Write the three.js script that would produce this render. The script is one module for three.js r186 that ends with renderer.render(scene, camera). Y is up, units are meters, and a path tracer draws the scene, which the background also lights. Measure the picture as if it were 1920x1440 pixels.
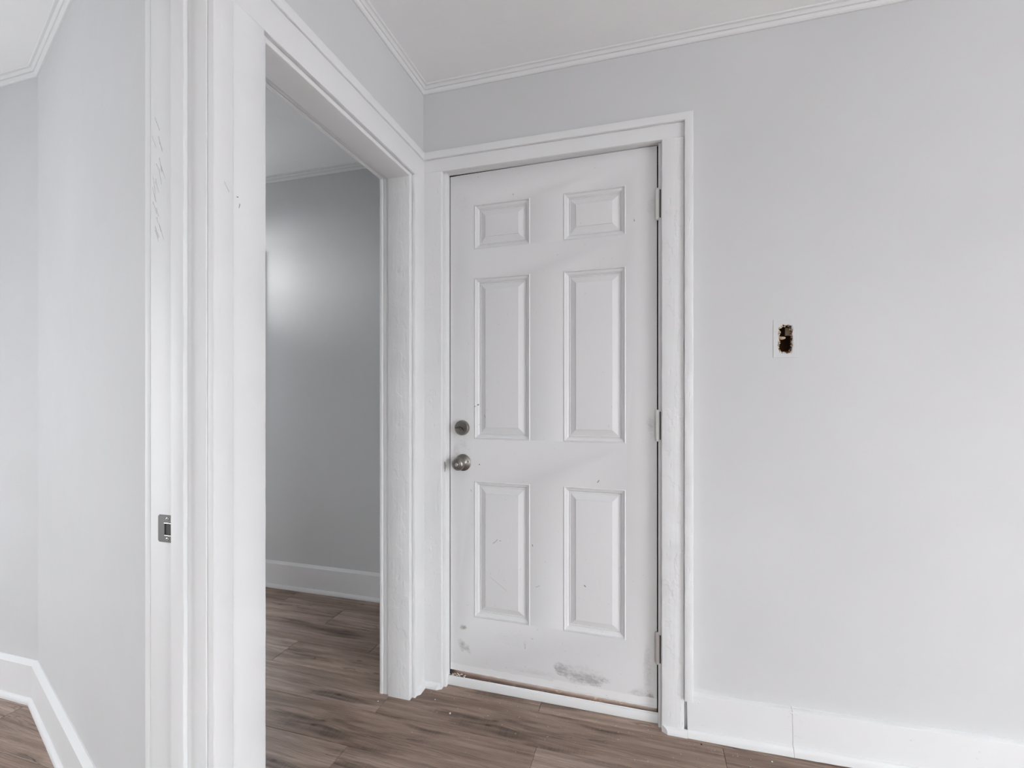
import * as THREE from 'three';
import { mergeGeometries, toCreasedNormals } from 'three/addons/utils/BufferGeometryUtils.js';
import { RectAreaLightUniformsLib } from 'three/addons/lights/RectAreaLightUniformsLib.js';

// ------------------------------------------------------------------ camera, sky, light, exposure
const scene = new THREE.Scene();
const camera = new THREE.PerspectiveCamera(2 * Math.atan(720 / 870) * 180 / Math.PI, 1920 / 1440, 0.05, 100);
camera.position.set(0, 1.19, 1.735);
camera.rotation.set(0, Math.atan(250 / 870), 0);
camera.setViewOffset(1920, 1440, 0, -18, 1920, 1440);          // vertical lens shift, as in the photograph
scene.add(camera);

const renderer = new THREE.WebGLRenderer({ antialias: true });
renderer.toneMapping = THREE.LinearToneMapping;
renderer.toneMappingExposure = 1.04;
renderer.shadowMap.enabled = true;
RectAreaLightUniformsLib.init();

{ // plain overcast sky: even cloud above the horizon, dull ground haze below it
  const w = 64, h = 32, d = new Float32Array(w * h * 4);
  for (let j = 0; j < h; j++) for (let i = 0; i < w; i++) {
    const e = ((j + 0.5) / h - 0.5) * Math.PI, k = (j * w + i) * 4;
    const L = e > 0 ? 7.4 * (1 + 2 * Math.sin(e)) / 3 + 3.0 : 1.45;
    d[k] = L * 0.968; d[k + 1] = L * 0.992; d[k + 2] = L * 1.02; d[k + 3] = 1;
  }
  const t = new THREE.DataTexture(d, w, h, THREE.RGBAFormat, THREE.FloatType);
  t.mapping = THREE.EquirectangularReflectionMapping; t.colorSpace = THREE.LinearSRGBColorSpace;
  t.magFilter = t.minFilter = THREE.LinearFilter; t.needsUpdate = true;
  scene.background = t;
}
// daylight standing in each window opening (position, facing, width, height, strength)
function daylight(x, y, z, tx, ty, tz, w, h, power) {
  const l = new THREE.RectAreaLight(0xf3f8ff, power, w, h);
  l.position.set(x, y, z); l.lookAt(tx, ty, tz); scene.add(l); return l;
}
daylight(3.56, 0.97, 2.5, 0, 0.97, 2.5, 1.8, 1.8, 7.0);         // window_1, right wall
daylight(1.3, 0.97, 4.86, 1.3, 0.97, 0, 2.0, 1.8, 0.3);         // window_2, wall behind the camera
daylight(-3.26, 1.0, 2.05, 0, 1.0, 2.05, 1.2, 1.6, 5.6);     // window_4, left room
daylight(-2.58, 1.15, -0.66, -2.58, 1.15, 0, 0.4, 1.7, 2.4);    // window_5, added to brighten the lower back room
{ // hazy low sun from the left; it reaches the picture only through the small high window of the back room
  const sun = new THREE.DirectionalLight(0xffffff, 6.5);
  sun.position.set(-2.85 - 5, 2.05 + 0.7, -0.3 + 2.6); sun.target.position.set(-2.85, 2.05, -0.3); scene.add(sun, sun.target);
  sun.castShadow = true; sun.shadow.radius = 28 / 0.53; sun.shadow.mapSize.set(2048, 2048);
  Object.assign(sun.shadow.camera, { left: -6, right: 6, top: 6, bottom: -6, near: 0.1, far: 20 });
}

// ------------------------------------------------------------------ helpers
let seed = 12345;
const rnd = () => { seed = (seed * 1664525 + 1013904223) >>> 0; return seed / 4294967296; };
const hash = (x, y) => { let h = (x * 374761393 + y * 668265263) | 0; h = Math.imul(h ^ (h >>> 13), 1274126177); return ((h ^ (h >>> 16)) >>> 0) / 4294967296; };
function vnoise(x, y, px = 1e6, py = 1e6, s = 0) {               // tileable value noise
  const xi = Math.floor(x), yi = Math.floor(y), fx = x - xi, fy = y - yi;
  const m = (a, p) => ((a % p) + p) % p, u = fx * fx * (3 - 2 * fx), v = fy * fy * (3 - 2 * fy);
  const h = (i, j) => hash(m(xi + i, px) + s * 131, m(yi + j, py) + s * 57);
  return (h(0, 0) * (1 - u) + h(1, 0) * u) * (1 - v) + (h(0, 1) * (1 - u) + h(1, 1) * u) * v;
}
function fbm(x, y, px, py, oct, s = 0) {
  let a = 0.5, t = 0, n = 0;
  for (let o = 0; o < oct; o++) { t += a * vnoise(x, y, px, py, s + o); n += a; a *= 0.5; x *= 2; y *= 2; px *= 2; py *= 2; }
  return t / n;
}
const used = {};
function numbered(n) { used[n] = (used[n] ?? -1) + 1; return used[n] ? `${n}_${String(used[n]).padStart(3, '0')}` : n; }
function setup(m) { m.castShadow = m.receiveShadow = true; return m; }
function group(name, label, category, kind = 'structure', grp) {
  const g = new THREE.Group(); g.name = numbered(name); g.userData = { label, category };
  if (kind) g.userData.kind = kind;
  if (grp) g.userData.group = grp;
  scene.add(g); return g;
}
function part(parent, name, geo, mat, label) {
  const m = setup(new THREE.Mesh(geo, mat)); m.name = name; if (label) m.userData.label = label; parent.add(m); return m;
}
function top(name, geo, mat, label, category, kind = 'structure', grp) {
  const m = setup(new THREE.Mesh(geo, mat)); m.name = numbered(name); m.userData = { label, category };
  if (kind) m.userData.kind = kind;
  if (grp) m.userData.group = grp;
  scene.add(m); return m;
}
const V = (x, y, z) => new THREE.Vector3(x, y, z);
function finish(pos, uv, crease = 0.5) {
  const g = new THREE.BufferGeometry();
  g.setAttribute('position', new THREE.Float32BufferAttribute(pos, 3));
  g.setAttribute('uv', new THREE.Float32BufferAttribute(uv, 2));
  return toCreasedNormals(g, crease);
}
// uv in metres from position, by the way each face points
function boxUV(g) {
  g = g.index ? g.toNonIndexed() : g; const p = g.attributes.position, uv = [];
  const a = V(), b = V(), c = V(), n = V();
  for (let i = 0; i < p.count; i += 3) {
    a.fromBufferAttribute(p, i); b.fromBufferAttribute(p, i + 1); c.fromBufferAttribute(p, i + 2);
    n.crossVectors(b.clone().sub(a), c.clone().sub(a)); const x = Math.abs(n.x), y = Math.abs(n.y), z = Math.abs(n.z);
    for (const q of [a, b, c]) uv.push(...(x >= y && x >= z ? [q.z, q.y] : y >= z ? [q.x, q.z] : [q.x, q.y]));
  }
  g.setAttribute('uv', new THREE.Float32BufferAttribute(uv, 2)); return g;
}
// box between two corners
function box(x0, x1, y0, y1, z0, z1) {
  const g = new THREE.BoxGeometry(x1 - x0, y1 - y0, z1 - z0); g.translate((x0 + x1) / 2, (y0 + y1) / 2, (z0 + z1) / 2);
  return boxUV(g);
}
// A closed profile (u, v) carried along W: position = O + u U + v V + w W.  m0 / m1 give mitred ends, wob the unevenness of old paint.
function sweep(prof, O, U, Vv, W, len, { m0 = () => 0, m1 = () => 0, steps = 1, wob = 0, s = 1, crease = 0.5 } = {}) {
  let A = 0; for (let i = 0; i < prof.length; i++) { const [a, b] = prof[i], [c, d] = prof[(i + 1) % prof.length]; A += a * d - c * b; }
  const hand = U.clone().cross(Vv).dot(W) * A > 0, pos = [], uv = [];
  const at = (i, k) => {
    const [u, v] = prof[i], w0 = m0(u, v), w1 = len + m1(u, v), w = w0 + (w1 - w0) * k / steps;
    const n = wob ? (fbm(w * 34 + s * 7, i * 0.6 + s * 3, 1e6, 1e6, 3, s) - 0.5) * 2 * wob : 0;
    const cu = u - mu, cv = v - mv, l = Math.hypot(cu, cv) || 1;
    return O.clone().addScaledVector(U, u + n * cu / l).addScaledVector(Vv, v + n * cv / l).addScaledVector(W, w);
  };
  let mu = 0, mv = 0; for (const [u, v] of prof) { mu += u / prof.length; mv += v / prof.length; }
  const per = [0]; for (let i = 0; i < prof.length; i++) { const [a, b] = prof[i], [c, d] = prof[(i + 1) % prof.length]; per.push(per[i] + Math.hypot(c - a, d - b)); }
  const off = (s * 0.137) % 1;
  const tri = (P, T) => { for (const k of hand ? [0, 1, 2] : [0, 2, 1]) { pos.push(P[k].x, P[k].y, P[k].z); uv.push(...T[k]); } };
  const grid = prof.map((_, i) => Array.from({ length: steps + 1 }, (_, k) => at(i, k)));
  for (let i = 0; i < prof.length; i++) for (let k = 0; k < steps; k++) {
    const j = (i + 1) % prof.length, a = grid[i][k], b = grid[j][k], c = grid[j][k + 1], d = grid[i][k + 1];
    const ta = [per[i] + off, k / steps * len + off], tb = [per[i + 1] + off, k / steps * len + off], tc = [per[i + 1] + off, (k + 1) / steps * len + off], td = [per[i] + off, (k + 1) / steps * len + off];
    tri([a, b, c], [ta, tb, tc]); tri([a, c, d], [ta, tc, td]);
  }
  const faces = THREE.ShapeUtils.triangulateShape(prof.map(([u, v]) => new THREE.Vector2(u, v)), []);
  const orient = ([a, b, c]) => { const p = prof[a], q = prof[b], r = prof[c]; return ((q[0] - p[0]) * (r[1] - p[1]) - (r[0] - p[0]) * (q[1] - p[1])) * A > 0; };
  for (let f of faces) {
    if (!orient(f)) f = [f[0], f[2], f[1]];
    const [a, b, c] = f, t = f.map(i => [prof[i][0] + off, prof[i][1] + off]);
    tri([grid[a][steps], grid[b][steps], grid[c][steps]], t);
    tri([grid[a][0], grid[c][0], grid[b][0]], [t[0], t[2], t[1]]);
  }
  return finish(pos, uv, crease);
}
// rectangle profile with rounded corners
function rr(u0, u1, v0, v1, r = 0.002, n = 3) {
  const o = [];
  for (const [cu, cv, a] of [[u1 - r, v0 + r, -90], [u1 - r, v1 - r, 0], [u0 + r, v1 - r, 90], [u0 + r, v0 + r, 180]])
    for (let i = 0; i <= n; i++) { const t = (a + 90 * i / n) * Math.PI / 180; o.push([cu + r * Math.cos(t), cv + r * Math.sin(t)]); }
  return o;
}
const X = V(1, 0, 0), Y = V(0, 1, 0), Z = V(0, 0, 1), nX = V(-1, 0, 0), nZ = V(0, 0, -1);
// board standing up (length along y) / lying along x / along z, with rounded arrises
const boardY = (x0, x1, y0, y1, z0, z1, o = {}) => sweep(rr(0, x1 - x0, 0, z1 - z0, o.r ?? 0.0025), V(x0, y0, z0), X, Z, Y, y1 - y0, { steps: Math.ceil((y1 - y0) / 0.02), ...o });
const boardX = (x0, x1, y0, y1, z0, z1, o = {}) => sweep(rr(0, y1 - y0, 0, z1 - z0, o.r ?? 0.0025), V(x0, y0, z0), Y, Z, X, x1 - x0, { steps: Math.ceil((x1 - x0) / 0.02), ...o });
const boardZ = (x0, x1, y0, y1, z0, z1, o = {}) => sweep(rr(0, x1 - x0, 0, y1 - y0, o.r ?? 0.0025), V(x0, y0, z0), X, Y, Z, z1 - z0, { steps: Math.ceil((z1 - z0) / 0.02), ...o });

// ------------------------------------------------------------------ textures and materials
function dataTex(w, h, fn, srgb = false, rx = 1, ry = 1) {
  const d = new Uint8Array(w * h * 4);
  for (let j = 0; j < h; j++) for (let i = 0; i < w; i++) {
    const c = fn(i, j), k = (j * w + i) * 4;
    if (typeof c === 'number') d[k] = d[k + 1] = d[k + 2] = Math.max(0, Math.min(255, c * 255));
    else for (let q = 0; q < 3; q++) d[k + q] = Math.max(0, Math.min(255, c[q] * 255));
    d[k + 3] = 255;
  }
  const t = new THREE.DataTexture(d, w, h); t.wrapS = t.wrapT = THREE.RepeatWrapping; t.repeat.set(rx, ry);
  t.magFilter = THREE.LinearFilter; t.minFilter = THREE.LinearMipmapLinearFilter; t.generateMipmaps = true;
  if (srgb) t.colorSpace = THREE.SRGBColorSpace;
  t.needsUpdate = true; return t;
}
function heightTile(n, base, dents, s, streak, flake = 0) {                  // painted surface: base grain, streaks of the brush, lumps and pits
  const h = new Float32Array(n * n);
  for (let j = 0; j < n; j++) for (let i = 0; i < n; i++)
    h[j * n + i] = 0.5 + base * (fbm(i / n * 8, j / n * 8, 8, 8, 5, s) - 0.5) + streak * (fbm(i / n * 90, j / n * 5, 90, 5, 2, s + 9) - 0.5) + flake * Math.min(1, Math.max(0, fbm(i / n * 6, j / n * 4, 6, 4, 6, s + 40) - 0.53) * 40);
  let sd = s * 7919 + 17; const r = () => { sd = (sd * 1664525 + 1013904223) >>> 0; return sd / 4294967296; };
  for (let d = 0; d < dents; d++) {
    const x = r() * n, y = r() * n, ra = (0.003 + 0.009 * r() * r()) * n, rb = ra * (1 + 2.5 * r()), a = (r() < 0.55 ? 1 : -1) * (0.1 + 0.3 * r());
    const R = Math.ceil(rb * 2);
    for (let j = -R; j <= R; j++) for (let i = -R; i <= R; i++) {
      const q = (i / ra) ** 2 + (j / rb) ** 2; if (q > 4) continue;
      const p = ((Math.floor(y + j) % n + n) % n) * n + ((Math.floor(x + i) % n + n) % n); h[p] += a * Math.exp(-q);
    }
  }
  return (i, j) => h[j * n + i];
}
const trimBump = dataTex(768, 768, heightTile(768, 0.5, 30, 3, 0.10, 0.05), false, 1 / 0.6, 1 / 0.6);
const lumpBump = dataTex(768, 768, heightTile(768, 0.8, 120, 5, 0.14, 0.22), false, 1 / 0.6, 1 / 0.6);
const wallBump = dataTex(1024, 1024, heightTile(1024, 0.25, 16, 11, 0.05), false, 1 / 1.3, 1 / 1.3);
const mottle = (c, amt, s) => dataTex(512, 512, (i, j) => { const f = 1 + amt * (fbm(i / 512 * 5, j / 512 * 5, 5, 5, 6, s) - 0.5); return c.map(v => v * f); }, true, 1 / 1.7, 1 / 1.7);
const std = (o) => new THREE.MeshStandardMaterial(o);
const M = {
  wall: std({ map: mottle([0.824, 0.826, 0.828], 0.035, 21), roughness: 0.75, bumpMap: wallBump, bumpScale: 0.0009 }),
  ceiling: std({ map: mottle([0.965, 0.967, 0.969], 0.03, 31), roughness: 0.85, bumpMap: wallBump, bumpScale: 0.0007 }),
  trim: std({ map: mottle([0.900, 0.902, 0.902], 0.025, 41), roughness: 0.5, bumpMap: trimBump, bumpScale: 0.0013 }),
  lumpy: std({ map: mottle([0.900, 0.902, 0.902], 0.03, 43), roughness: 0.5, bumpMap: lumpBump, bumpScale: 0.0028 }),
  outer: std({ color: 0x9a958c, roughness: 0.9 }),
  nickel: std({ color: 0x948f89, metalness: 1, roughness: 0.36 }),
  steel: std({ color: 0x6e6d6b, metalness: 1, roughness: 0.5 }),
  brass: std({ color: 0xe8e6e0, metalness: 1, roughness: 0.22 }),
  dark: std({ color: 0x080706, roughness: 0.95 }),
  hinge: std({ color: 0xf0efec, roughness: 0.45, bumpMap: trimBump, bumpScale: 0.0006 }),
  sill: std({ map: dataTex(128, 512, (i, j) => { const g = fbm(i / 128 * 20, j / 512 * 3, 20, 3, 5, 61), f = 0.95 + 0.5 * (g - 0.5), p = fbm(i / 128 * 10, j / 512 * 40, 10, 40, 4, 67) > 0.72 ? 0.10 : 0; return [0.35 * f + p, 0.235 * f + p, 0.135 * f + p]; }, true, 1 / 0.2, 1 / 0.8), roughness: 0.6 }),
  gapShade: std({ color: 0x141312, roughness: 0.9 }),  // near-black that paints the shade into the door gaps
  glass: new THREE.MeshPhysicalMaterial({ color: 0xffffff, transmission: 1, thickness: 0, roughness: 0.02, ior: 1.45 }),
  blind: new THREE.MeshPhysicalMaterial({ color: 0xd9d6cf, roughness: 1, transmission: 0.3, thickness: 0 }),
  rawWood: std({ color: 0x7a5638, roughness: 0.9 }),
  rawPlaster: std({ color: 0xb9a48c, roughness: 0.95 }),
  chip: std({ color: 0xe8e4dc, roughness: 0.8 }),
};

// ------------------------------------------------------------------ the shell
const CEIL = 2.446, CX = -0.878, BX = -0.975, FARZ = -0.62, FARCEIL = 2.527;
const XR = 3.6, ZB = 4.9, XL = -3.3;
function shape(pts, holes = []) {
  const s = new THREE.Shape(pts.map(p => new THREE.Vector2(...p)));
  for (const h of holes) s.holes.push(new THREE.Path(h.map(p => new THREE.Vector2(...p))));
  return s;
}
const rect = (a, b, c, d) => [[a, c], [b, c], [b, d], [a, d]];
function slabXY(pts, holes, z0, z1) { const g = new THREE.ExtrudeGeometry(shape(pts, holes), { depth: z1 - z0, bevelEnabled: false }); g.translate(0, 0, z0); return boxUV(g); }
// shape given as (z, y), thickness x0..x1
function slabZY(pts, holes, x0, x1) { const g = slabXY(pts.map(([z, y]) => [-z, y]).reverse(), holes.map(h => h.map(([z, y]) => [-z, y])), 0, x1 - x0); g.rotateY(Math.PI / 2); g.translate(x0, 0, 0); return boxUV(g); }

// ragged hole in the plaster of the front wall
const holePts = [];
{ const n = 44, cx = 0.4476, cy = 1.3715, hw = 0.0215, hh = 0.0465;
  for (let i = 0; i < n; i++) {
    const t = i / n * Math.PI * 2, c = Math.cos(t), s = Math.sin(t), k = 1 / Math.pow(Math.abs(c) ** 5 + Math.abs(s) ** 5, 0.2);
    const j = 1 + 0.16 * (hash(i, 77) - 0.5) ;
    holePts.push([cx + hw * c * k * j, cy + hh * s * k * (1 + 0.10 * (hash(i, 79) - 0.5))]);
  } }
{ // front wall: plaster coat with the ragged hole, studs behind it with a cavity
  const o = [[CX - 0.1, -0.1], [-0.795, -0.1], [-0.795, 2.108], [0.064, 2.108], [0.064, -0.1], [XR, -0.1], [XR, CEIL + 0.05], [CX - 0.1, CEIL + 0.05]];
  const g = mergeGeometries([
    slabXY(o, [holePts], -0.014, 0),
    slabXY(o, [rect(0.40, 0.50, 1.29, 1.46)], -0.1, -0.014),
    slabXY([[0.3, 1.2], [0.6, 1.2], [0.6, 1.55], [0.3, 1.55]], [], -0.12, -0.1),
  ]);
  top('wall_front', g, M.wall, 'light grey painted wall holding the white six-panel door', 'wall');
}
top('wall_left', slabZY([[-0.74, -0.1], [0.095, -0.1], [0.095, 2.06], [0.845, 2.06], [0.845, -0.1], [0.975, -0.1], [0.975, 2.06], [1.80, 2.06], [1.80, -0.1], [ZB, -0.1], [ZB, 2.6], [-0.74, 2.6]], [], BX, CX),
  M.wall, 'light grey painted wall with the open doorway left of the door', 'wall');
top('wall_right', slabZY([[-0.1, -0.1], [ZB, -0.1], [ZB, 2.6], [-0.1, 2.6]], [rect(1.6, 3.4, 0.07, 1.87)], XR, XR + 0.12), M.wall, 'grey wall to the right, out of the picture', 'wall');
top('wall_back', slabXY(rect(XL - 0.1, XR + 0.12, -0.1, 2.6), [rect(0.3, 2.3, 0.07, 1.87)], ZB, ZB + 0.12), M.wall, 'grey wall behind the camera, out of the picture', 'wall');
top('wall_far', slabXY(rect(-3.1, BX + 0.02, -0.1, 2.65), [rect(-2.78, -2.38, 0.3, 2.0)], FARZ - 0.12, FARZ), M.wall, 'shaded grey wall of the back room seen through the doorway', 'wall');
top('wall_far_left', slabZY([[-0.72, -0.1], [0.55, -0.1], [0.55, 2.65], [-0.72, 2.65]], [rect(-0.5, -0.06, 1.75, 2.3)], -2.97, -2.85), M.wall, 'window wall of the back room, hidden beside the doorway', 'wall');
top('wall_outer_left', slabZY([[0.4, -0.1], [ZB, -0.1], [ZB, 2.6], [0.4, 2.6]], [rect(1.45, 2.65, 0.2, 1.8)], XL - 0.12, XL), M.wall, 'window wall of the left room, out of the picture', 'wall');
// the wall between left room and back room: a straight length, then a slanting one
const PX = -2.26, PZ = 0.515, BD = V(0.9345, 0, 0.356), BN = V(-0.356, 0, 0.9345);
top('wall_rear', box(XL, PX + 0.02, -0.1, 2.6, PZ - 0.1, PZ), M.wall, 'bright grey wall at the far left edge above the baseboard', 'wall');
top('wall_slanted', sweep(rr(0, 0.1, 0, 2.7, 0.0005, 1), V(PX, -0.1, PZ), BN.clone().negate(), Y, BD, 1.30), M.wall, 'bright light grey slanting wall of the left room', 'wall');
top('ceiling', box(CX - 0.05, XR, CEIL, CEIL + 0.06, 0, ZB), M.ceiling, 'white ceiling above the six-panel door', 'ceiling');
top('ceiling', box(XL, BX + 0.05, CEIL, CEIL + 0.06, PZ, ZB), M.ceiling, 'white ceiling of the left room in the top left corner', 'ceiling');
top('ceiling', box(-3.1, BX + 0.02, FARCEIL, FARCEIL + 0.06, FARZ - 0.1, 1.02), M.ceiling, 'shaded ceiling of the back room seen through the doorway', 'ceiling');

// ------------------------------------------------------------------ floor planks
{
  const floor = group('floor', 'brown wood-look plank floor running through all the rooms', 'floor');
  part(floor, 'underlay', box(XL - 0.1, XR + 0.1, -0.08, -0.006, -0.74, ZB + 0.1), M.outer);
  const VAR = 9, mats = [];
  for (let v = 0; v < VAR; v++) {
    const W = 1664, Hh = 240, tone = [0.61, 0.56, 0.65, 0.55, 0.60, 0.66, 0.57, 0.63, 0.56][v], warm = [0, 0.01, -0.01, 0.012, 0.004, -0.008, 0.015, 0, 0.008][v];
    const cy = (0.2 + 0.6 * hash(v, 5)) * 6, py0 = 0.03 + 0.11 * hash(v, 8), knots = hash(v, 15) < 0.75 ? [[0.2 + 0.8 * hash(v, 9), 0.03 + 0.11 * hash(v, 10)], [0.1 + 1.0 * hash(v, 11), 0.03 + 0.11 * hash(v, 12)]] : [];
    const tex = dataTex(W, Hh, (i, j) => {
      const x = i / W * 1.22, y = j / Hh * 0.17, s = v * 17 + 100;
      // a board sawn from a log: the distance from a wandering pith gives rings, open cathedrals near it, straight grain away from it
      const bend = 0.030 * (fbm(x * 2.2, y * 5, 1e6, 1e6, 3, s + 8) - 0.5) + 0.007 * (fbm(x * 11, y * 30, 1e6, 1e6, 3, s + 9) - 0.5);
      let kd = 0, kk = 0; for (const [qx, qy] of knots) { const dx = (x - qx) / 2.6, dy = y - qy, q = dx * dx + dy * dy; kd += 0.014 * Math.sign(dy) * Math.exp(-q / 0.00022); kk = Math.max(kk, Math.exp(-q / 0.000022)); }
      const pv = y - py0 - 0.035 * Math.sin(x * 2.1 + cy) + bend - kd, ph = 0.016 + 0.030 * fbm(x * 1.4, 1, 1e6, 1e6, 2, s + 12);
      const rad = Math.hypot(pv, ph), k1 = (rad * 210 + 0.9 * fbm(x * 5, y * 40, 1e6, 1e6, 2, s + 13)) % 1;
      const late = Math.pow(k1, 3), fine = fbm(x * 30, y * 1000, 1e6, 1e6, 3, s + 1), fibre = vnoise(x * 70, y * 1500, 1e6, 1e6, s + 21);
      const mid = fbm(x * 5, (y + bend) * 110, 1e6, 1e6, 4, s + 2), broad = fbm(x * 1.2, (y + bend) * 16, 1e6, 1e6, 3, s + 4);
      const zone = fbm(x * 3.0 + 9, (y + bend) * 22, 1e6, 1e6, 4, s + 5), dk = Math.min(1, Math.max(0, zone - 0.60) * 6);
      const rid = Math.abs(fbm(x * 2.0, (y + bend) * 26, 1e6, 1e6, 5, s + 30) - 0.5), crack = Math.max(0, 1 - rid / 0.012) * Math.min(1, Math.max(0, fbm(x * 2.6, y * 9, 1e6, 1e6, 2, s + 31) - 0.47) * 7);
      const saw = vnoise(x * 420, y * 6, 1e6, 1e6, s + 6) * Math.min(1, Math.max(0, zone - 0.52) * 8);
      let f = tone * (0.97 - 0.15 * late + 0.24 * (fine - 0.5) + 0.08 * (fibre - 0.5) + 0.42 * (mid - 0.5) + 0.42 * (broad - 0.5) - 0.26 * dk - 0.34 * crack - 0.10 * saw * (0.4 + dk) - 0.38 * kk);
      f = Math.max(0.15, f);
      const g = (f - 0.20) / 0.45;                                     // umber in the dark grain, greyed tan in the light
      return [0.245 + 0.405 * g + warm * 0.5, 0.188 + 0.378 * g, 0.155 + 0.357 * g - warm * 0.5];
    }, true);
    mats.push(std({ map: tex, roughness: 0.5, bumpMap: tex, bumpScale: 0.0003 }));
  }
  const geos = {};
  function plankGeo(len) {                                          // bevelled board, 1.22 m of grain along its length
    const key = len.toFixed(3); if (geos[key]) return geos[key];
    const w = 0.1705, e = 0.0005, b = 0.0012, pos = [], uv = [];
    const P = [[e, -b], [len - e, -b], [e + b, 0], [len - e - b, 0]];
    const q = (a, bb, c, d) => { for (const p of [a, bb, c, a, c, d]) { pos.push(...p); uv.push(p[0] / 1.22, -p[2] / w); } };
    const y0 = -0.006, a0 = [e, -b, -e], a1 = [len - e, -b, -e], a2 = [len - e, -b, -w + e], a3 = [e, -b, -w + e];
    const t0 = [e + b, 0, -e - b], t1 = [len - e - b, 0, -e - b], t2 = [len - e - b, 0, -w + e + b], t3 = [e + b, 0, -w + e + b];
    q(t0, t1, t2, t3); q(a0, a1, t1, t0); q(a1, a2, t2, t1); q(a2, a3, t3, t2); q(a3, a0, t0, t3);
    const c = a => [a[0], y0, a[2]];
    q(c(a0), c(a1), a1, a0); q(c(a1), c(a2), a2, a1); q(c(a2), c(a3), a3, a2); q(c(a3), c(a0), a0, a3);
    return geos[key] = finish(pos, uv, 0.1);
  }
  // x of one butt joint in each row; rows count from z = 0.04 towards the camera
  const butt = { '-4': -2.0, '-3': -1.593, '-2': -1.22, '-1': -1.605, 0: -0.97, 1: -0.3525, 2: -0.966, 3: -2.273, 4: -1.1 };
  for (let r = -5; r < 29; r++) {
    let x = (butt[r] ?? -2 + 1.2 * hash(r + 50, 3)) - 1.22 * 4; // first board well outside
    while (x < XR) {
      const a = Math.max(x, XL), b = Math.min(x + 1.22, XR);
      if (b - a > 0.02 && !(r < -1 && a > 0.3)) {
        const m = part(floor, 'plank', plankGeo(+(b - a).toFixed(3)), mats[Math.floor(hash(r + 31, Math.round(x * 10)) * VAR)]);
        m.position.set(a, 0, 0.04 + 0.1705 * (r + 1));
      }
      x += 1.22;
    }
  }
}

// ------------------------------------------------------------------ windows (outside the picture)
function windowUnit(n, label, w, h, place, blindTo) {                // built in x-y, front towards +z, centre of the opening at the origin
  const g = group(`window_${n}`, label, 'window');
  const f = 0.045, d0 = -0.1, d1 = -0.04;
  const fr = mergeGeometries([box(-w / 2, -w / 2 + f, -h / 2, h / 2, d0, d1), box(w / 2 - f, w / 2, -h / 2, h / 2, d0, d1), box(-w / 2, w / 2, h / 2 - f, h / 2, d0, d1), box(-w / 2, w / 2, -h / 2, -h / 2 + f, d0, d1)]);
  part(g, 'window_frame', fr, M.trim);
  part(g, 'meeting_rail', box(-w / 2, w / 2, -0.02, 0.02, -0.09, -0.05), M.trim);
  part(g, 'pane', box(-w / 2 + f, w / 2 - f, -h / 2 + f, h / 2 - f, -0.072, -0.068), M.glass);
  part(g, 'window_sill', box(-w / 2 - 0.05, w / 2 + 0.05, -h / 2 - 0.025, -h / 2, -0.05, 0.05), M.trim);
  const c = 0.08;
  part(g, 'casing', mergeGeometries([box(-w / 2 - c, -w / 2, -h / 2, h / 2 + c, 0, 0.018), box(w / 2, w / 2 + c, -h / 2, h / 2 + c, 0, 0.018), box(-w / 2, w / 2, h / 2, h / 2 + c, 0, 0.018)]), M.trim);
  place(g); return g;
}
windowUnit(1, 'tall white window in the right wall, out of the picture', 1.8, 1.8, g => { g.position.set(XR, 0.97, 2.5); g.rotation.y = -Math.PI / 2; });
windowUnit(2, 'tall white window behind the camera, out of the picture', 2.0, 1.8, g => { g.position.set(1.3, 0.97, ZB); g.rotation.y = Math.PI; });
windowUnit(3, 'small high white window in the back room, hidden beside the doorway', 0.44, 0.55, g => { g.position.set(-2.85, 2.025, -0.28); g.rotation.y = Math.PI / 2; });
windowUnit(5, 'narrow added window brightening the hidden end of the back room', 0.4, 1.7, g => { g.position.set(-2.58, 1.15, FARZ); });  // unseen window added as extra light low in the back room
windowUnit(4, 'low white window of the left room, out of the picture', 1.2, 1.6, g => { g.position.set(XL, 1.0, 2.05); g.rotation.y = Math.PI / 2; });

top('wall_added_sunblock', box(-6.7, -6.5, -0.3, 4.2, 2.25, 9), M.outer, 'added unseen wall keeping the sun out of the left room window', 'wall');  // unseen wall added to block the sun from the left room

// ------------------------------------------------------------------ crown mouldings
const crownProf = [[0, 0], [0.0055, 0], [0.0095, 0.0035], [0.0115, 0.0085], [0.0122, 0.0125], [0.0100, 0.0135], [0.0100, 0.0150], [0.0145, 0.0158], [0.0170, 0.0195], [0.0205, 0.0225], [0.0190, 0.0240], [0.0200, 0.0252], [0.0265, 0.0262], [0.0280, 0.0285], [0.0280, 0.031], [0, 0.031]];
function crown(n, label, O, out, along, len, o = {}) {
  return top(`trim_${n}`, sweep(crownProf, O, out, Y, along, len, { steps: Math.ceil(len / 0.03), wob: 0.0006, s: n, crease: 0.35, ...o }), M.trim, label, 'crown moulding');
}
const CB = CEIL - 0.0305;
crown(1, 'white crown moulding along the ceiling above the door', V(CX, CB, 0), Z, X, XR - CX, { m0: (u) => u });
crown(2, 'white crown moulding along the ceiling above the open doorway', V(CX, CB, 0), X, Z, ZB, { m0: (u) => u });
crown(3, 'shaded crown moulding across the back room wall', V(-3.0, FARCEIL - 0.0305, FARZ), Z, X, 3.0 + BX);
crown(4, 'white crown moulding at the far left edge of the picture', V(XL, CB, PZ), Z, X, PX - XL, { m1: (u) => -u * 0.19 });
crown(5, 'white crown moulding slanting up the top left corner', V(PX, CB, PZ), BN, BD, 1.28, { m0: (u) => u * 0.19 });

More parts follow.
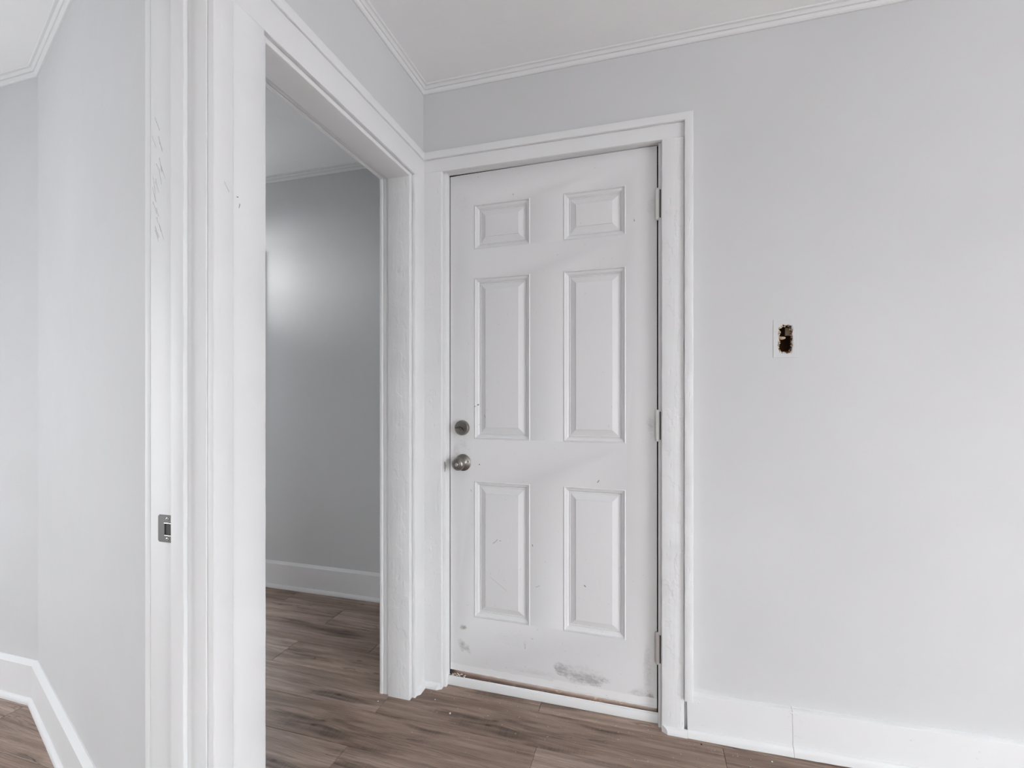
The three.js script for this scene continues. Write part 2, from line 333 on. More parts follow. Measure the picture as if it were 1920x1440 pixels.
// ------------------------------------------------------------------ baseboards
const baseProf = (h, t = 0.018, cap = 0.013) => [[0, 0], [t, 0], [t, h - cap], [t - 0.001, h - cap + 0.001], [0.004, h - 0.001], [0.003, h], [0, h]];
const shoeProf = (t = 0.016, r = 0.013, h = 0.022) => { const o = [[t, 0], [t + r, 0]]; for (let i = 0; i <= 5; i++) { const a = i / 5 * Math.PI / 2; o.push([t + r * Math.cos(a), 0.006 + (h - 0.006) * Math.sin(a)]); } return o; };
function baseboard(name, label, runs) {
  const g = group(name, label, 'baseboard');
  for (const { O, out, along, len, h, o = {}, sh = {} } of runs) {
    part(g, 'board', sweep(baseProf(h), O, out, Y, along, len, { steps: Math.ceil(len / 0.03), wob: 0.0005, s: len * 10 | 0, ...o }), M.trim);
    part(g, 'shoe_moulding', sweep(shoeProf(), O, out, Y, along, len, { steps: Math.ceil(len / 0.03), wob: 0.0005, s: 3 + len * 10 | 0, ...o, ...sh }), M.trim);
  }
  return g;
}
{
  // right of the door: two lengths, rising a little to the right as the old floor does
  const t = V(1, 0.019, 0).normalize(), up = V(-0.019, 1, 0).normalize();
  const g = group('baseboard_front', 'white two-piece baseboard along the grey wall right of the door', 'baseboard');
  for (const [x, len, s] of [[0.1415, 0.3245, 1], [0.4670, 2.2, 2]]) {
    const O = V(x, -0.003 + (x - 0.1415) * 0.019, 0);
    part(g, 'board', sweep(baseProf(0.150, 0.016, 0.006), O, Z, up, t, len, { steps: Math.ceil(len / 0.03), wob: 0.0007, s }), M.trim);
    part(g, 'shoe_moulding', sweep(shoeProf(0.016, 0.012, 0.030), O, Z, up, t, len, { steps: Math.ceil(len / 0.03), wob: 0.0006, s: s + 5 }), M.trim);
  }
}
baseboard('baseboard_far', 'shaded white baseboard of the back room seen through the doorway', [{ O: V(-3.0, 0, FARZ), out: Z, along: X, len: 3.0 + BX, h: 0.158 }]);
baseboard('baseboard_rear', 'white baseboard at the far left edge of the picture', [{ O: V(XL, 0, PZ), out: Z, along: X, len: PX - XL, h: 0.156, o: { m1: (u) => -u * 0.19 } }]);
baseboard('baseboard_slanted', 'bright white baseboard running diagonally out of the bottom left corner', [{ O: V(PX, 0, PZ), out: BN, along: BD, len: 1.27, h: 0.156, o: { m0: (u) => u * 0.19 } }]);

// ------------------------------------------------------------------ door frame in the front wall
{
  const g = group('trim_6', 'white painted casing and jambs framing the six-panel door', 'door frame');
  part(g, 'jamb', boardY(-0.80, -0.7762, 0, 2.11, -0.115, 0, { wob: 0.0005, s: 2 }), M.trim);
  part(g, 'jamb', boardY(0.0447, 0.068, 0, 2.11, -0.115, 0, { wob: 0.0004, s: 3 }), M.trim);
  part(g, 'jamb', boardX(-0.80, 0.068, 2.0875, 2.112, -0.115, 0, { s: 4 }), M.trim);
  part(g, 'stop', box(-0.778, -0.764, 0, 2.09, -0.115, -0.082), M.trim);
  part(g, 'stop', box(0.032, 0.046, 0, 2.09, -0.115, -0.082), M.trim);
  part(g, 'stop', box(-0.778, 0.046, 2.074, 2.09, -0.115, -0.082), M.trim);
  part(g, 'gap_shade_strip', box(-0.7764, -0.7700, 0.034, 2.0875, -0.084, -0.0365), M.gapShade, 'black filler strip colouring in the shade of the door gap');  // filler strips added so the gaps read as dark as their shade
  part(g, 'gap_shade_strip', box(0.0400, 0.0448, 0.034, 2.0875, -0.084, -0.030), M.gapShade);
  part(g, 'gap_shade_strip', box(-0.7764, 0.0448, 2.0825, 2.0876, -0.084, -0.0335), M.gapShade);
  part(g, 'casing', boardY(-0.875, -0.7875, 0.0, 2.084, 0, 0.02, { wob: 0.0007, s: 5, r: 0.003 }), M.lumpy);
  part(g, 'casing', boardY(0.0550, 0.1300, 0.0, 2.084, 0, 0.02, { wob: 0.0009, s: 6, r: 0.003 }), M.lumpy);
  part(g, 'casing', boardX(-0.875, 0.1300, 2.084, 2.1366, 0, 0.02, { wob: 0.0006, s: 7, r: 0.003 }), M.trim);
  part(g, 'back_band', sweep(rr(0, 0.0285, 0, 0.031, 0.003), V(0.1300, 0.128, 0), X, Z, Y, 2.1366 - 0.128, { steps: 100, wob: 0.0011, s: 8, m1: (u) => u }), M.lumpy);
  part(g, 'back_band', sweep(rr(0, 0.0285, 0, 0.030, 0.003), V(-0.86, 2.1366, 0), Y, Z, X, 0.1300 + 0.86, { steps: 60, wob: 0.0007, s: 9, m1: (u) => u }), M.trim);
  // quarter-round pieces at the foot of both casings, their free ends whittled round
  const q = shoeProf(0.0195, 0.011, 0.024);
  part(g, 'shoe_moulding', sweep(q, V(-0.864, 0, 0), Z, Y, X, 0.073, { s: 3, m1: (u, v) => -Math.max(0, u - 0.02) * 1.4 }), M.trim);
  part(g, 'shoe_moulding', sweep(q, V(0.0575, 0, 0), Z, Y, X, 0.083, { s: 4, m0: (u, v) => Math.max(0, u - 0.02) * 1.6 }), M.trim);
  part(g, 'sill', boardX(-0.7762, 0.0447, 0.0, 0.034, -0.12, -0.027, { r: 0.004, wob: 0.0006, s: 11 }), M.sill, 'worn brown wooden sill under the door');
  part(g, 'threshold_strip', boardX(-0.777, 0.0525, 0.0, 0.036, -0.027, -0.014, { r: 0.005, wob: 0.0004, s: 12 }), M.trim, 'white strip along the sill');
}

// ------------------------------------------------------------------ the six-panel door (local x from the latch edge, front at z = 0)
{
  const DW = 0.8134, DH = 2.029, DY = 0.0548;
  // what time left on the paint: scuffs, scratches and grime, with shade painted beside the hinges, drawn where they are (canvas in door metres)
  const PPM = 1000, cw = Math.round(DW * PPM), ch = Math.round(DH * PPM);
  const cv = document.createElement('canvas'); cv.width = cw; cv.height = ch; const c = cv.getContext('2d');
  c.fillStyle = 'rgb(226,226,226)'; c.fillRect(0, 0, cw, ch);
  const px = x => x * PPM, py = y => ch - (y - DY) * PPM;
  seed = 991;
  const blot = (x, y, rx, ry, col, a, n) => {                        // a patch made of many small grains, so that its edge stays ragged
    for (let i = 0; i < n; i++) {
      const t = rnd() * 6.283, r = Math.sqrt(rnd()) * (0.55 + 0.45 * vnoise(t * 2, x * 50 + y * 31)), s = 0.6 + 2.6 * rnd() * rnd();
      c.fillStyle = `rgba(${col},${a * (0.3 + rnd())})`; c.beginPath(); c.ellipse(px(x + r * rx * Math.cos(t)), py(y + r * ry * Math.sin(t)), s * 2.2, s, rnd() * 0.6, 0, 6.283); c.fill();
    }
  };
  const line = (x0, y0, x1, y1, w, col, a) => { c.strokeStyle = `rgba(${col},${a})`; c.lineWidth = w; c.lineCap = 'round'; c.beginPath(); c.moveTo(px(x0), py(y0)); c.quadraticCurveTo(px((x0 + x1) / 2 + 0.002), py((y0 + y1) / 2 - 0.002), px(x1), py(y1)); c.stroke(); };
  const patch = (x, y, rx, ry, g, a, n) => { for (let k = 0; k < 5; k++) blot(x + (rnd() - 0.5) * rx, y + (rnd() - 0.5) * ry, rx * (0.5 + 0.5 * rnd()), ry * (0.5 + 0.5 * rnd()), `${g},${g - 1},${g - 4}`, a, n); };
  patch(0.53, 0.118, 0.100, 0.028, 132, 0.055, 520);
  patch(0.50, 0.140, 0.120, 0.030, 178, 0.03, 420);
  patch(0.475, 0.130, 0.050, 0.026, 112, 0.055, 260);
  patch(0.57, 0.112, 0.055, 0.022, 120, 0.055, 260);
  patch(0.745, 0.10, 0.05, 0.025, 168, 0.04, 260);
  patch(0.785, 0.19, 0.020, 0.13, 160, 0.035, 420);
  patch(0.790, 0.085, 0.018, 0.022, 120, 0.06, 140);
  patch(0.062, 0.236, 0.016, 0.010, 130, 0.07, 60);
  patch(0.050, 0.165, 0.020, 0.026, 142, 0.05, 130);
  patch(0.075, 0.150, 0.014, 0.016, 142, 0.05, 70);
  patch(0.33, 0.105, 0.14, 0.012, 180, 0.03, 260);
  patch(0.30, 0.22, 0.12, 0.04, 190, 0.02, 300);
  patch(0.022, 0.93, 0.020, 0.05, 165, 0.035, 240);
  patch(0.026, 1.06, 0.022, 0.05, 180, 0.03, 160);
  patch(0.05, 0.985, 0.03, 0.03, 190, 0.03, 160);
  patch(0.06, 1.96, 0.05, 0.05, 196, 0.03, 200);
  patch(0.790, 1.075, 0.018, 0.045, 165, 0.04, 160);  // shade beside the middle hinge, put into the colour
  patch(0.793, 1.87, 0.012, 0.05, 180, 0.035, 120);  // shade beside the top hinge, put into the colour
  c.fillStyle = 'rgba(236,236,236,0.9)'; for (let x = 0; x < cw; x += 3) c.fillRect(x, ch - 26 - 5 * vnoise(x / 30, 4) + (x > 430 ? -6 : 0), 3, 26);
  for (let i = 0; i < 26; i++) line(0.44 + 0.19 * rnd(), 0.10 + 0.03 * rnd(), 0.44 + 0.19 * rnd(), 0.095 + 0.02 * rnd(), 0.8, '232,232,232', 0.22);
  line(0.186, 0.590, 0.205, 0.607, 1.6, '120,119,117', 0.8); line(0.214, 0.603, 0.219, 0.604, 2, '130,129,127', 0.8);
  line(0.600, 0.858, 0.606, 0.866, 2.4, '110,109,107', 0.9); line(0.551, 0.4665, 0.556, 0.4620, 2.6, '70,68,64', 0.9);
  line(0.1764, 0.452, 0.244, 0.407, 1.6, '190,189,187', 0.9);
  line(0.118, 1.144, 0.121, 1.146, 4, '90,86,80', 0.9); line(0.107, 1.138, 0.110, 1.139, 3, '150,148,145', 0.9);
  line(0.147, 1.103, 0.153, 1.093, 2, '150,149,147', 0.8); line(0.127, 0.9035, 0.1285, 0.9035, 3, '70,68,64', 0.9);
  line(0.270, 1.9795, 0.2705, 1.975, 2.4, '150,149,147', 0.9); line(0.733, 1.826, 0.7335, 1.820, 2.4, '130,129,127', 0.9);
  line(0.349, 0.60, 0.350, 0.595, 3, '130,129,127', 0.8); line(0.363, 0.437, 0.378, 0.445, 1.5, '150,149,147', 0.8);
  line(0.318, 0.21, 0.32, 0.19, 2, '150,149,147', 0.7); line(0.345, 0.235, 0.352, 0.233, 2, '150,149,147', 0.7);
  line(0.09, 0.80, 0.094, 0.793, 2, '150,149,147', 0.8);
  for (let i = 0; i < 120; i++) { const x = rnd() * DW, y = DY + DH * Math.pow(rnd(), 1.6), l = 0.002 + 0.006 * rnd(), a = rnd() * 6.28; line(x, y, x + l * Math.cos(a), y + l * Math.sin(a), 0.8 + rnd(), '165,164,162', 0.25 + 0.3 * rnd()); }
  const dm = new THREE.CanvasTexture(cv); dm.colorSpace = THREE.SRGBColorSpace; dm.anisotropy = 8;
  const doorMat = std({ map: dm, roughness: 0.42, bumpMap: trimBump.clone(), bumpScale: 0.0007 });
  doorMat.bumpMap.repeat.set(DW / 0.6, DH / 0.6); doorMat.bumpMap.needsUpdate = true;
  const doorUV = geo => { const p = geo.attributes.position, uv = []; for (let i = 0; i < p.count; i++) uv.push(p.getX(i) / DW, (p.getY(i) - DY) / DH); geo.setAttribute('uv', new THREE.Float32BufferAttribute(uv, 2)); return geo; };

  const door = group('door_1', 'white six-panel door with scuffed bottom, brushed knob and deadbolt', 'door');
  door.position.set(-0.7728, 0, -0.034); door.rotation.y = -Math.atan(0.018 / 0.8134);
  const cols = [[0.1070, 0.3390], [0.4732, 0.7030]], rows = [[1.7762, 1.9538], [1.0070, 1.6572], [0.2850, 0.8352]];
  const slots = rows.flatMap(r => cols.map(k => [...k, ...r]));
  const slab = new THREE.ExtrudeGeometry(shape(rect(0.001, DW - 0.001, DY + 0.001, DY + DH - 0.001), slots.map(([a, b, y0, y1]) => rect(a, b, y0, y1))), { depth: 0.042, bevelEnabled: true, bevelThickness: 0.001, bevelSize: 0.001, bevelOffset: 0, bevelSegments: 2 });
  slab.translate(0, 0, -0.043);
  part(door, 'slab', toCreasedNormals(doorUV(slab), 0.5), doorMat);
  // embossed panel: moulded edge falling into a groove, sloping border, raised field
  const prof = [[-0.001, 0.0005], [0.0015, 0.0022], [0.0032, 0.0022], [0.0045, -0.0028], [0.0060, -0.0042], [0.0125, -0.0060], [0.0172, -0.0100], [0.0188, -0.0126], [0.0204, -0.0108], [0.0224, -0.0100], [0.0238, -0.0118], [0.0462, -0.0034], [0.0470, -0.0012], [0.0495, -0.0010]];
  for (const [a, b, y0, y1] of slots) {
    const pos = [], ring = ([d, z]) => [[a + d, y0 + d, z], [b - d, y0 + d, z], [b - d, y1 - d, z], [a + d, y1 - d, z]];
    const q = (A, B, C, D) => { for (const v of [A, B, C, A, C, D]) pos.push(...v); };
    for (let i = 0; i < prof.length - 1; i++) { const r0 = ring(prof[i]), r1 = ring(prof[i + 1]); for (let k = 0; k < 4; k++) q(r0[k], r0[(k + 1) % 4], r1[(k + 1) % 4], r1[k]); }
    q(...ring(prof.at(-1)));
    const bk = d => [[a, y0, d], [a, y1, d], [b, y1, d], [b, y0, d]]; q(...bk(-0.038));
    const r0 = ring([-0.001, 0.0005]), r9 = ring([0, -0.038]); for (let k = 0; k < 4; k++) q(r9[k], r9[(k + 1) % 4], r0[(k + 1) % 4], r0[k]);
    const pg = new THREE.BufferGeometry(); pg.setAttribute('position', new THREE.Float32BufferAttribute(pos, 3));
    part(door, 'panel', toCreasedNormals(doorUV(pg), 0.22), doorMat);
  }
  // brushed nickel
  const lathe = (pts, n = 48) => { const g = new THREE.LatheGeometry(pts.map(p => new THREE.Vector2(...p)), n); g.rotateX(Math.PI / 2); return g; };
  { const k = part(door, 'door_knob', lathe([[0, 0], [0.0345, 0], [0.0345, 0.002], [0.0325, 0.0045], [0.022, 0.0085], [0.0165, 0.0115], [0.0125, 0.016], [0.0115, 0.024], [0.013, 0.030], [0.0195, 0.0345], [0.0245, 0.041], [0.0262, 0.048], [0.0252, 0.055], [0.0215, 0.0605], [0.0165, 0.0632], [0.0150, 0.0622], [0.0142, 0.0626], [0.0135, 0.0634], [0.0100, 0.0638], [0, 0.0638]].map(p => p)), M.nickel, 'round brushed metal knob');
    k.position.set(0.0565, 0.9085, 0);
    part(k, 'turn_button', lathe([[0, 0.062], [0.0068, 0.062], [0.0068, 0.0665], [0.0060, 0.0675], [0, 0.0675]], 24), M.brass);
    const pin = part(k, 'release_hole', lathe([[0, 0], [0.0042, 0], [0.0042, 0.0014], [0.0022, 0.0014], [0.0022, 0.0006], [0, 0.0006]], 16), M.dark); pin.position.set(0.0235, 0.006, 0.0068);
  }
  { const k = part(door, 'deadbolt', lathe([[0, 0], [0.0310, 0], [0.0310, 0.004], [0.0295, 0.012], [0.0285, 0.0150], [0.0272, 0.0160], [0.0255, 0.0154], [0.0245, 0.0150], [0, 0.0150]]), M.nickel, 'round brushed metal thumb-turn deadbolt');
    k.position.set(0.0540, 1.0505, 0);
    const s = new THREE.Shape(); s.moveTo(-0.019, 0.002); s.quadraticCurveTo(-0.010, 0.0055, 0.002, 0.0015); s.quadraticCurveTo(0.009, -0.002, 0.0115, -0.0095); s.quadraticCurveTo(0.009, -0.0125, 0.006, -0.0105); s.quadraticCurveTo(0.004, -0.005, -0.002, -0.0022); s.quadraticCurveTo(-0.010, 0.0010, -0.019, -0.0002); s.closePath();
    const tg = new THREE.ExtrudeGeometry(s, { depth: 0.014, bevelEnabled: true, bevelSize: 0.0012, bevelThickness: 0.0015, bevelSegments: 2, curveSegments: 10 }); tg.translate(0, 0, 0.0142);
    part(k, 'thumb_turn', tg, M.steel);
  }
  // three hinges, painted over: knuckles with joints and leaf in the gap
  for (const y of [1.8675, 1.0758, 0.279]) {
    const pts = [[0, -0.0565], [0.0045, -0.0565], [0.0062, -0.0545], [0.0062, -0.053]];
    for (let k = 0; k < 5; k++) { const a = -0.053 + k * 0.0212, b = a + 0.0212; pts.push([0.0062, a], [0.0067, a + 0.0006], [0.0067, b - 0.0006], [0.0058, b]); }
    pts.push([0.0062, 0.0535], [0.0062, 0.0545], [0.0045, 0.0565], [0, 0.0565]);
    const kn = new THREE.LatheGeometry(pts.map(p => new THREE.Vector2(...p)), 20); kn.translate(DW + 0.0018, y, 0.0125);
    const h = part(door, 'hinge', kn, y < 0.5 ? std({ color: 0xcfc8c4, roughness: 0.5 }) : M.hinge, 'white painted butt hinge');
    part(h, 'leaf', mergeGeometries([box(DW + 0.0088, DW + 0.0128, y - 0.050, y + 0.050, 0.0140, 0.0176), box(DW + 0.0004, DW + 0.0016, y - 0.051, y + 0.051, -0.036, 0.008), box(DW + 0.0030, DW + 0.0052, y - 0.051, y + 0.051, -0.036, 0.017)]), std({ color: 0x3a3836, roughness: 0.6 }));  // leaf and its front plate coloured dark for the shade beside the knuckle
  }
}

// ------------------------------------------------------------------ open doorway in the left wall
{
  const g = group('trim_7', 'white painted casing and jambs of the open doorway to the back room', 'door frame');
  const t = CX + 0.014, JR = 0.1156, JL = 0.8236, HT = 2.0355;
  part(g, 'jamb', boardY(BX, CX, 0, HT + 0.02, 0.092, JR, { wob: 0.0012, s: 21, r: 0.004 }), M.lumpy);
  part(g, 'jamb', boardY(BX, CX, 0, HT + 0.02, JL, 0.848, { wob: 0.0008, s: 22, r: 0.004 }), M.lumpy);
  part(g, 'jamb', boardZ(BX, CX, HT, 2.062, 0.095, 0.845, { wob: 0.0005, s: 23, r: 0.003 }), M.trim);
  part(g, 'casing', boardY(CX, t, 0, 2.0484, 0.012, 0.0966, { wob: 0.0009, s: 24, r: 0.003 }), M.lumpy);
  part(g, 'casing', boardY(CX, t, 0, 2.0484, 0.8426, 0.931, { wob: 0.0009, s: 25, r: 0.003 }), M.trim);
  part(g, 'casing', boardZ(CX, t, 2.0484, 2.1354, 0.012, 0.931, { wob: 0.0009, s: 26, r: 0.003 }), M.trim);
  part(g, 'back_band', boardZ(CX, t + 0.006, 2.1354, 2.1655, 0.0, 0.981, { wob: 0.0006, s: 27, r: 0.003 }), M.trim);
  part(g, 'back_band', boardY(CX, t + 0.004, 0, 2.1354, 0.9325, 0.981, { wob: 0.0005, s: 28, r: 0.003 }), M.trim);
  const q = shoeProf(0.0135, 0.011, 0.024);
  part(g, 'shoe_moulding', sweep(q, V(CX, 0, 0.02), X, Y, Z, 0.064, { s: 5, m1: (u) => -Math.max(0, u - 0.014) * 1.2 }), M.trim);
  // the casing on the other side of the wall, its edge just showing past the jamb
  for (const [a, b, e] of [[0.014, 0.108, 1], [0.8316, 0.9256, -1]]) {
    part(g, 'casing', boardY(BX - 0.024, BX, 0, 2.043, a, b, { wob: 0.0006, s: 29 + e, r: 0.004 }), M.trim);
    part(g, 'bead', boardY(BX - 0.040, BX - 0.024, 0, 2.037 + 0.02, e > 0 ? 0.05 : b - 0.04, e > 0 ? 0.1105 : b - 0.038 + 0.03, { wob: 0.0005, s: 33 + e, r: 0.005 }), M.trim);
  }
  part(g, 'casing', boardZ(BX - 0.024, BX, 2.043, 2.13, 0.014, 0.9256, { wob: 0.0005, s: 35, r: 0.004 }), M.trim);
  part(g, 'bead', boardZ(BX - 0.040, BX - 0.024, 2.0405, 2.10, 0.05, 0.9, { s: 36, r: 0.005 }), M.trim);
}

{ // dark scuffs on the casing between the two doorways, a worn spot on the door jamb, filled nail holes on the baseboard
  const fleck = (pts, z, h) => new THREE.ExtrudeGeometry(shape(pts), { depth: h, bevelEnabled: false }).translate(0, 0, z);
  const onLeft = g => { g.rotateY(Math.PI / 2); return g; };                 // drawn as (-z, y), turned onto the left wall
  const g7 = scene.getObjectByName('trim_7'), g6 = scene.getObjectByName('trim_6'), gb = scene.getObjectByName('baseboard_front');
  const mark = std({ color: 0x6b6862, roughness: 0.9 });
  for (const [z, y, l, a] of [[0.9560, 1.640, 0.020, -1.0], [0.9215, 1.622, 0.004, 0.2], [0.9150, 1.600, 0.010, 1.4]]) {
    const c = Math.cos(a), q = Math.sin(a), w = 0.0009;
    part(g7, 'scuff', onLeft(fleck([[-z, y], [-z + l * c + w, y + l * q], [-z + l * c, y + l * q + w * 2], [-z - w, y + w]], CX + (z > 0.93 ? 0.0180 : 0.0139), 0.0004)), mark);
  }
  const worn = []; for (let i = 0; i < 18; i++) { const t = i / 18 * 6.283, r = 0.7 + 0.6 * hash(i, 91); worn.push([-0.7815 + 0.0042 * r * Math.cos(t), 0.893 + 0.021 * r * Math.sin(t)]); }
  part(g6, 'worn_spot', fleck(worn, -0.0002, 0.0005), std({ color: 0xa9a59e, roughness: 0.8 }), 'grey worn spot beside the knob');
  const dots = [];
  for (const [x, y, r] of [[0.178, 0.122, 0.0034], [0.452, 0.131, 0.003], [0.462, 0.140, 0.0042], [0.476, 0.138, 0.004], [0.490, 0.121, 0.004], [0.515, 0.122, 0.003], [0.474, 0.068, 0.0035], [0.486, 0.064, 0.0035], [0.79, 0.118, 0.0035], [0.96, 0.118, 0.003], [0.955, 0.098, 0.003], [0.19, 0.045, 0.003]]) {
    const b = new THREE.SphereGeometry(r, 10, 8); b.scale(1.2, 0.8, 0.28); b.translate(x, y, 0.0160); dots.push(b);
  }
  part(gb, 'filled_nail_holes', mergeGeometries(dots), M.trim);
}

// ------------------------------------------------------------------ second doorway, nearest the camera on the left
{
  const g = group('trim_8', 'white door jamb with a metal strike plate at the left', 'door frame');
  const JZ = 0.9825;
  part(g, 'jamb', boardY(-1.035, CX, 0, 2.05, JZ - 0.03, JZ, { wob: 0.0004, s: 41, r: 0.003 }), M.trim);
  part(g, 'jamb', boardY(-1.035, CX, 0, 2.05, 1.79, 1.815, { s: 42, r: 0.003 }), M.trim);
  part(g, 'jamb', boardZ(-1.035, CX, 2.045, 2.075, JZ - 0.03, 1.815, { s: 43, r: 0.003 }), M.trim);
  part(g, 'stop', boardY(-0.963, -0.927, 0, 2.045, JZ, JZ + 0.011, { wob: 0.0003, s: 44, r: 0.0025 }), M.trim);
  part(g, 'stop', boardY(-0.963, -0.927, 0, 2.045, 1.779, 1.79, { s: 45, r: 0.0025 }), M.trim);
  part(g, 'stop', boardZ(-0.963, -0.927, 2.034, 2.045, JZ, 1.79, { s: 46, r: 0.0025 }), M.trim);
  part(g, 'casing', boardY(-1.053, -1.035, 0, 2.05, 0.90, JZ - 0.0005, { wob: 0.0004, s: 47, r: 0.004 }), M.trim);
  part(g, 'casing', boardY(-1.053, -1.035, 0, 2.05, 1.797, 1.88, { s: 48, r: 0.004 }), M.trim);
  part(g, 'casing', boardY(CX, CX + 0.016, 0, 2.05, 1.797, 1.88, { s: 49, r: 0.003 }), M.trim);
  part(g, 'casing', boardZ(CX, CX + 0.016, 2.055, 2.1354, 0.985, 1.88, { s: 50, r: 0.003 }), M.trim);
  { // brush ridges and runs in the thick paint near the top of the jamb
    const runs = []; seed = 60;
    for (let i = 0; i < 26; i++) {
      const y = 1.79 - 0.26 * Math.sqrt(rnd()), x = -1.030 + 0.030 * rnd() + 0.02 * (1.79 - y), l = 0.010 + 0.028 * rnd(), a = -1.0 - 0.4 * rnd();
      const r = new THREE.CylinderGeometry(0.0007, 0.0004, l, 6); r.scale(1, 1, 0.6); r.rotateZ(a + Math.PI / 2); r.translate(x, y, JZ + 0.0001); runs.push(r);
    }
    part(g, 'paint_runs', mergeGeometries(runs), M.trim);
  }
  // strike plate: a steel leaf with its latch hole, the pressed lip and two screws
  const x0 = -1.0095, x1 = -0.9635, y0 = 0.8716, y1 = 0.9288, yc = (y0 + y1) / 2;
  const hole = [[-0.992, yc - 0.0135], [-0.966, yc - 0.0135], [-0.966, yc + 0.0135], [-0.992, yc + 0.0135]];
  const pl = new THREE.ExtrudeGeometry(shape([[x0 + 0.003, y0], [x1, y0], [x1, y1], [x0 + 0.003, y1], [x0, y1 - 0.003], [x0, y0 + 0.003]], [hole]), { depth: 0.0014, bevelEnabled: true, bevelSize: 0.0004, bevelThickness: 0.0004, bevelSegments: 1 });
  pl.translate(0, 0, JZ);
  const p = part(g, 'strike_plate', pl, M.steel, 'brushed steel strike plate with two screws');
  part(p, 'latch_hole_shade', box(-0.9915, -0.9665, yc - 0.013, yc + 0.013, JZ, JZ + 0.0004), std({ color: 0x33312f, roughness: 0.6 }));  // flat dark box, painted as the shade inside the latch recess
  const lip = sweep(rr(0, 0.0016, 0, 0.020, 0.0006, 2), V(-0.989, yc + 0.0125, JZ + 0.001), Y, X, Z, 0.004, {}); part(p, 'lip', lip, M.brass);
  part(p, 'lip', sweep(rr(0, 0.0016, 0, 0.020, 0.0006, 2), V(-0.989, yc - 0.0141, JZ + 0.001), Y, X, Z, 0.003, {}), M.brass);
  for (const y of [yc + 0.0215, yc - 0.0215]) {
    const s = new THREE.Group();
    const head = new THREE.LatheGeometry([[0, 0], [0.0036, 0], [0.0034, 0.0010], [0.002, 0.0016], [0, 0.0017]].map(v => new THREE.Vector2(...v)), 20); head.rotateX(Math.PI / 2); head.translate(-0.983, y, JZ + 0.0016);
    const cr = mergeGeometries([box(-0.9846, -0.9814, y - 0.0005, y + 0.0005, JZ + 0.0028, JZ + 0.0036), box(-0.9835, -0.9825, y - 0.0016, y + 0.0016, JZ + 0.0028, JZ + 0.0036)]);
    part(p, 'screw', head, M.brass); part(p, 'screw_slot', cr, M.dark);
  }
}

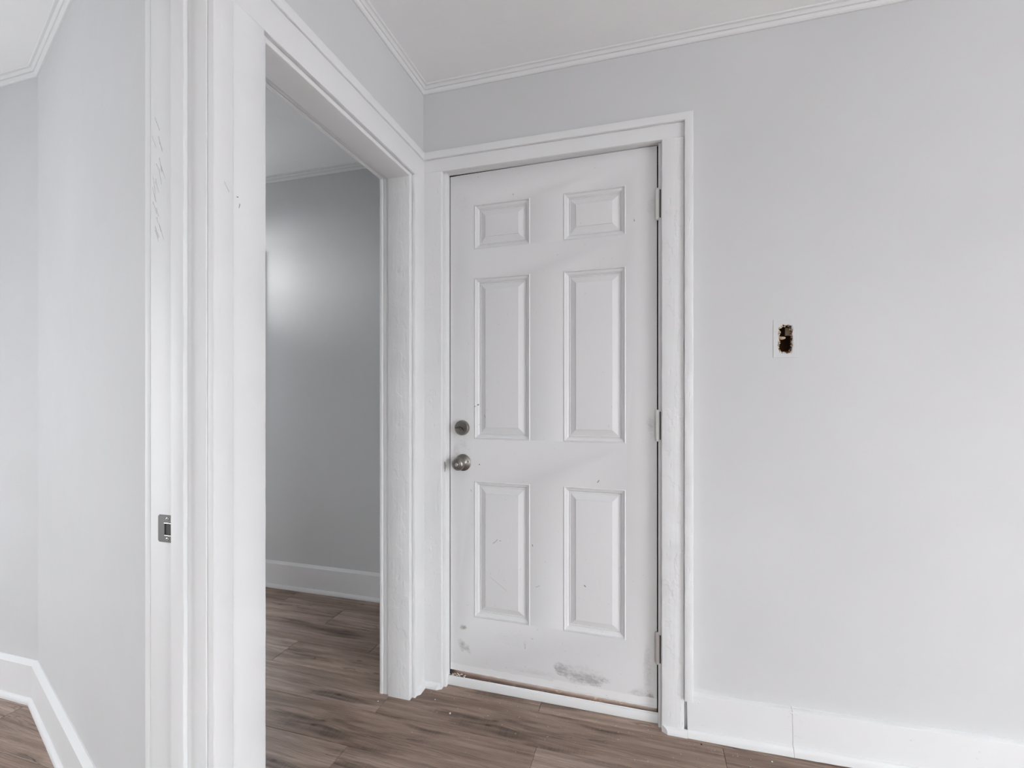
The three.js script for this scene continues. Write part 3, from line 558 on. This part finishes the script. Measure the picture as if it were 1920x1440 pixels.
// ------------------------------------------------------------------ hole in the wall where a switch was
{
  const g = group('switch_hole', 'open switch hole in the grey wall with torn brown plaster edges', 'wall hole', null);
  g.position.set(0.4476, 1.3715, 0);
  const T = geo => geo.translate(-0.4476, -1.3715, 0);
  const cx = 0.4476, cy = 1.3715;
  // old lighter paint that sat under the cover plate, a paper-thin step
  const out = [[0.4118, 1.3105], [0.4842, 1.3095], [0.4848, 1.4350], [0.4120, 1.4356]];
  const ring = holePts.map(([x, y], i) => [cx + (x - cx) * (1.06 + 0.1 * hash(i, 5)), cy + (y - cy) * (1.03 + 0.05 * hash(i, 6))]);
  const pg = new THREE.ExtrudeGeometry(shape(out, [ring]), { depth: 0.0008, bevelEnabled: true, bevelSize: 0.0006, bevelThickness: 0.0004, bevelSegments: 1 });
  part(g, 'bare_patch', T(boxUV(pg)), std({ color: 0xd2d3d3, roughness: 0.8, bumpMap: lumpBump, bumpScale: 0.0012 }), 'paler patch left by a cover plate');
  // crumbling rim
  const bits = [], wood = []; seed = 4242;
  holePts.forEach(([x, y], i) => {
    const left = x < cx - 0.008 ? 1 : 0;
    for (let k = 0; k < 4 + 2 * left; k++) {
      const r = 0.0014 + 0.0026 * rnd(), b = new THREE.IcosahedronGeometry(r, 0), p = b.attributes.position;
      for (let j = 0; j < p.count; j++) p.setXYZ(j, p.getX(j) * (0.7 + 0.6 * hash(i * 7 + k, Math.round(p.getY(j) * 1e5))), p.getY(j), p.getZ(j) * 0.6);
      b.rotateZ(rnd() * 6); b.translate(x + (rnd() - 0.5) * 0.005 + left * 0.006 * rnd(), y + (rnd() - 0.5) * 0.005, -0.003 - 0.010 * rnd() + (k === 0 ? 0.003 : 0)); b.deleteAttribute('uv'); b.deleteAttribute('normal');
      (hash(i * 3 + k, 13) < (left ? 0.15 : 0.55) ? wood : bits).push(b);
    }
  });
  const join = a => { const m = mergeGeometries(a); m.computeVertexNormals(); return m; };
  part(g, 'plaster_rim', T(join(bits)), std({ color: 0xd8c9b4, roughness: 0.95 }), 'crumbled pale plaster edge');
  part(g, 'wood_splinters', T(join(wood)), std({ color: 0x6b4a30, roughness: 0.95 }), 'brown torn splinters');
  
  part(g, 'lath', T(boardX(0.452, 0.50, 1.384, 1.412, -0.026, -0.018, { wob: 0.0012, s: 3 })), std({ color: 0x8a7a62, roughness: 0.9 }), 'greyish brown wooden lath');
  part(g, 'lath', T(boardX(0.40, 0.50, 1.318, 1.3275, -0.024, -0.014, { wob: 0.0012, s: 5 })), std({ color: 0x7c5a38, roughness: 0.9 }), 'brown wooden lath');
  const blob = new THREE.SphereGeometry(1, 24, 16); { const p = blob.attributes.position; for (let j = 0; j < p.count; j++) { const x = p.getX(j), y = p.getY(j), z = p.getZ(j); p.setXYZ(j, x * 0.0095 * (1 + 0.12 * fbm(x * 2 + 5, y * 2, 99, 99, 2, 3)), y * 0.0052 * (1 - 0.25 * x), z * 0.005); } blob.computeVertexNormals(); }
  blob.rotateZ(0.08); blob.translate(0.4405, 1.3755, -0.006); part(g, 'plaster_blob', T(blob), std({ color: 0xbfa692, roughness: 0.9 }), 'pinkish tan lump of plaster');
  part(g, 'back_box', T(mergeGeometries([box(0.402, 0.498, 1.292, 1.458, -0.099, -0.097), box(0.4005, 0.402, 1.292, 1.458, -0.099, -0.016), box(0.498, 0.4995, 1.292, 1.458, -0.099, -0.016), box(0.402, 0.498, 1.458, 1.4595, -0.099, -0.016), box(0.402, 0.498, 1.2905, 1.292, -0.099, -0.016)])), M.rawWood, 'inside of the wall cavity');
}

// ------------------------------------------------------------------ bits of paint on the floor
{
  const flake = (r, s) => { const b = new THREE.IcosahedronGeometry(r, 1), p = b.attributes.position; for (let j = 0; j < p.count; j++) { const f = 0.75 + 0.5 * hash(Math.round(p.getX(j) * 1e6) + s, Math.round(p.getZ(j) * 1e6)); p.setXYZ(j, p.getX(j) * f, Math.max(p.getY(j) * 0.6, -r * 0.3) + r * 0.3, p.getZ(j) * f); } b.computeVertexNormals(); return b; };
  const chips = [[-0.785, 0.084, 0.0022, 'small white paint flake on the planks below the corner between the two door frames'],
    [-0.698, 0.140, 0.0034, 'largest white paint flake on the planks in front of the door'],
    [-0.993, 0.154, 0.0026, 'white paint flake on the planks inside the open doorway'],
    [0.1825, 0.046, 0.0030, 'dark crumb on the floor at the foot of the baseboard right of the door'],
    [0.394, 0.062, 0.0024, 'pale flake on the floor by the baseboard joint']];
  for (const [x, z, r, label] of chips) { const m = top('paint_flake', flake(r, Math.round(x * 1000)), label.startsWith('dark') ? std({ color: 0x3a3028, roughness: 0.9 }) : M.chip, label, 'paint flake', null); m.position.set(x, 0, z); }
  const dust = []; seed = 777;
  for (let i = 0; i < 120; i++) { const x = -0.84 + 1.5 * rnd(), z = 0.015 + 0.35 * rnd() * rnd(), b = new THREE.IcosahedronGeometry(0.0005 + 0.0008 * rnd(), 0); b.translate(x, 0.0004, x > 0.05 ? z + 0.03 : z); dust.push(b); }
  for (let i = 0; i < 34; i++) { const b = new THREE.IcosahedronGeometry(0.0008 + 0.0016 * rnd(), 0); b.scale(1.4, 0.7, 1); b.translate(-0.774 + 0.07 * rnd(), 0.0345, -0.045 + 0.018 * rnd()); dust.push(b); }
  top('paint_crumbs', mergeGeometries(dust), M.chip, 'tiny white paint crumbs scattered on floor and sill before the door', 'crumbs', 'stuff');
}

renderer.render(scene, camera);
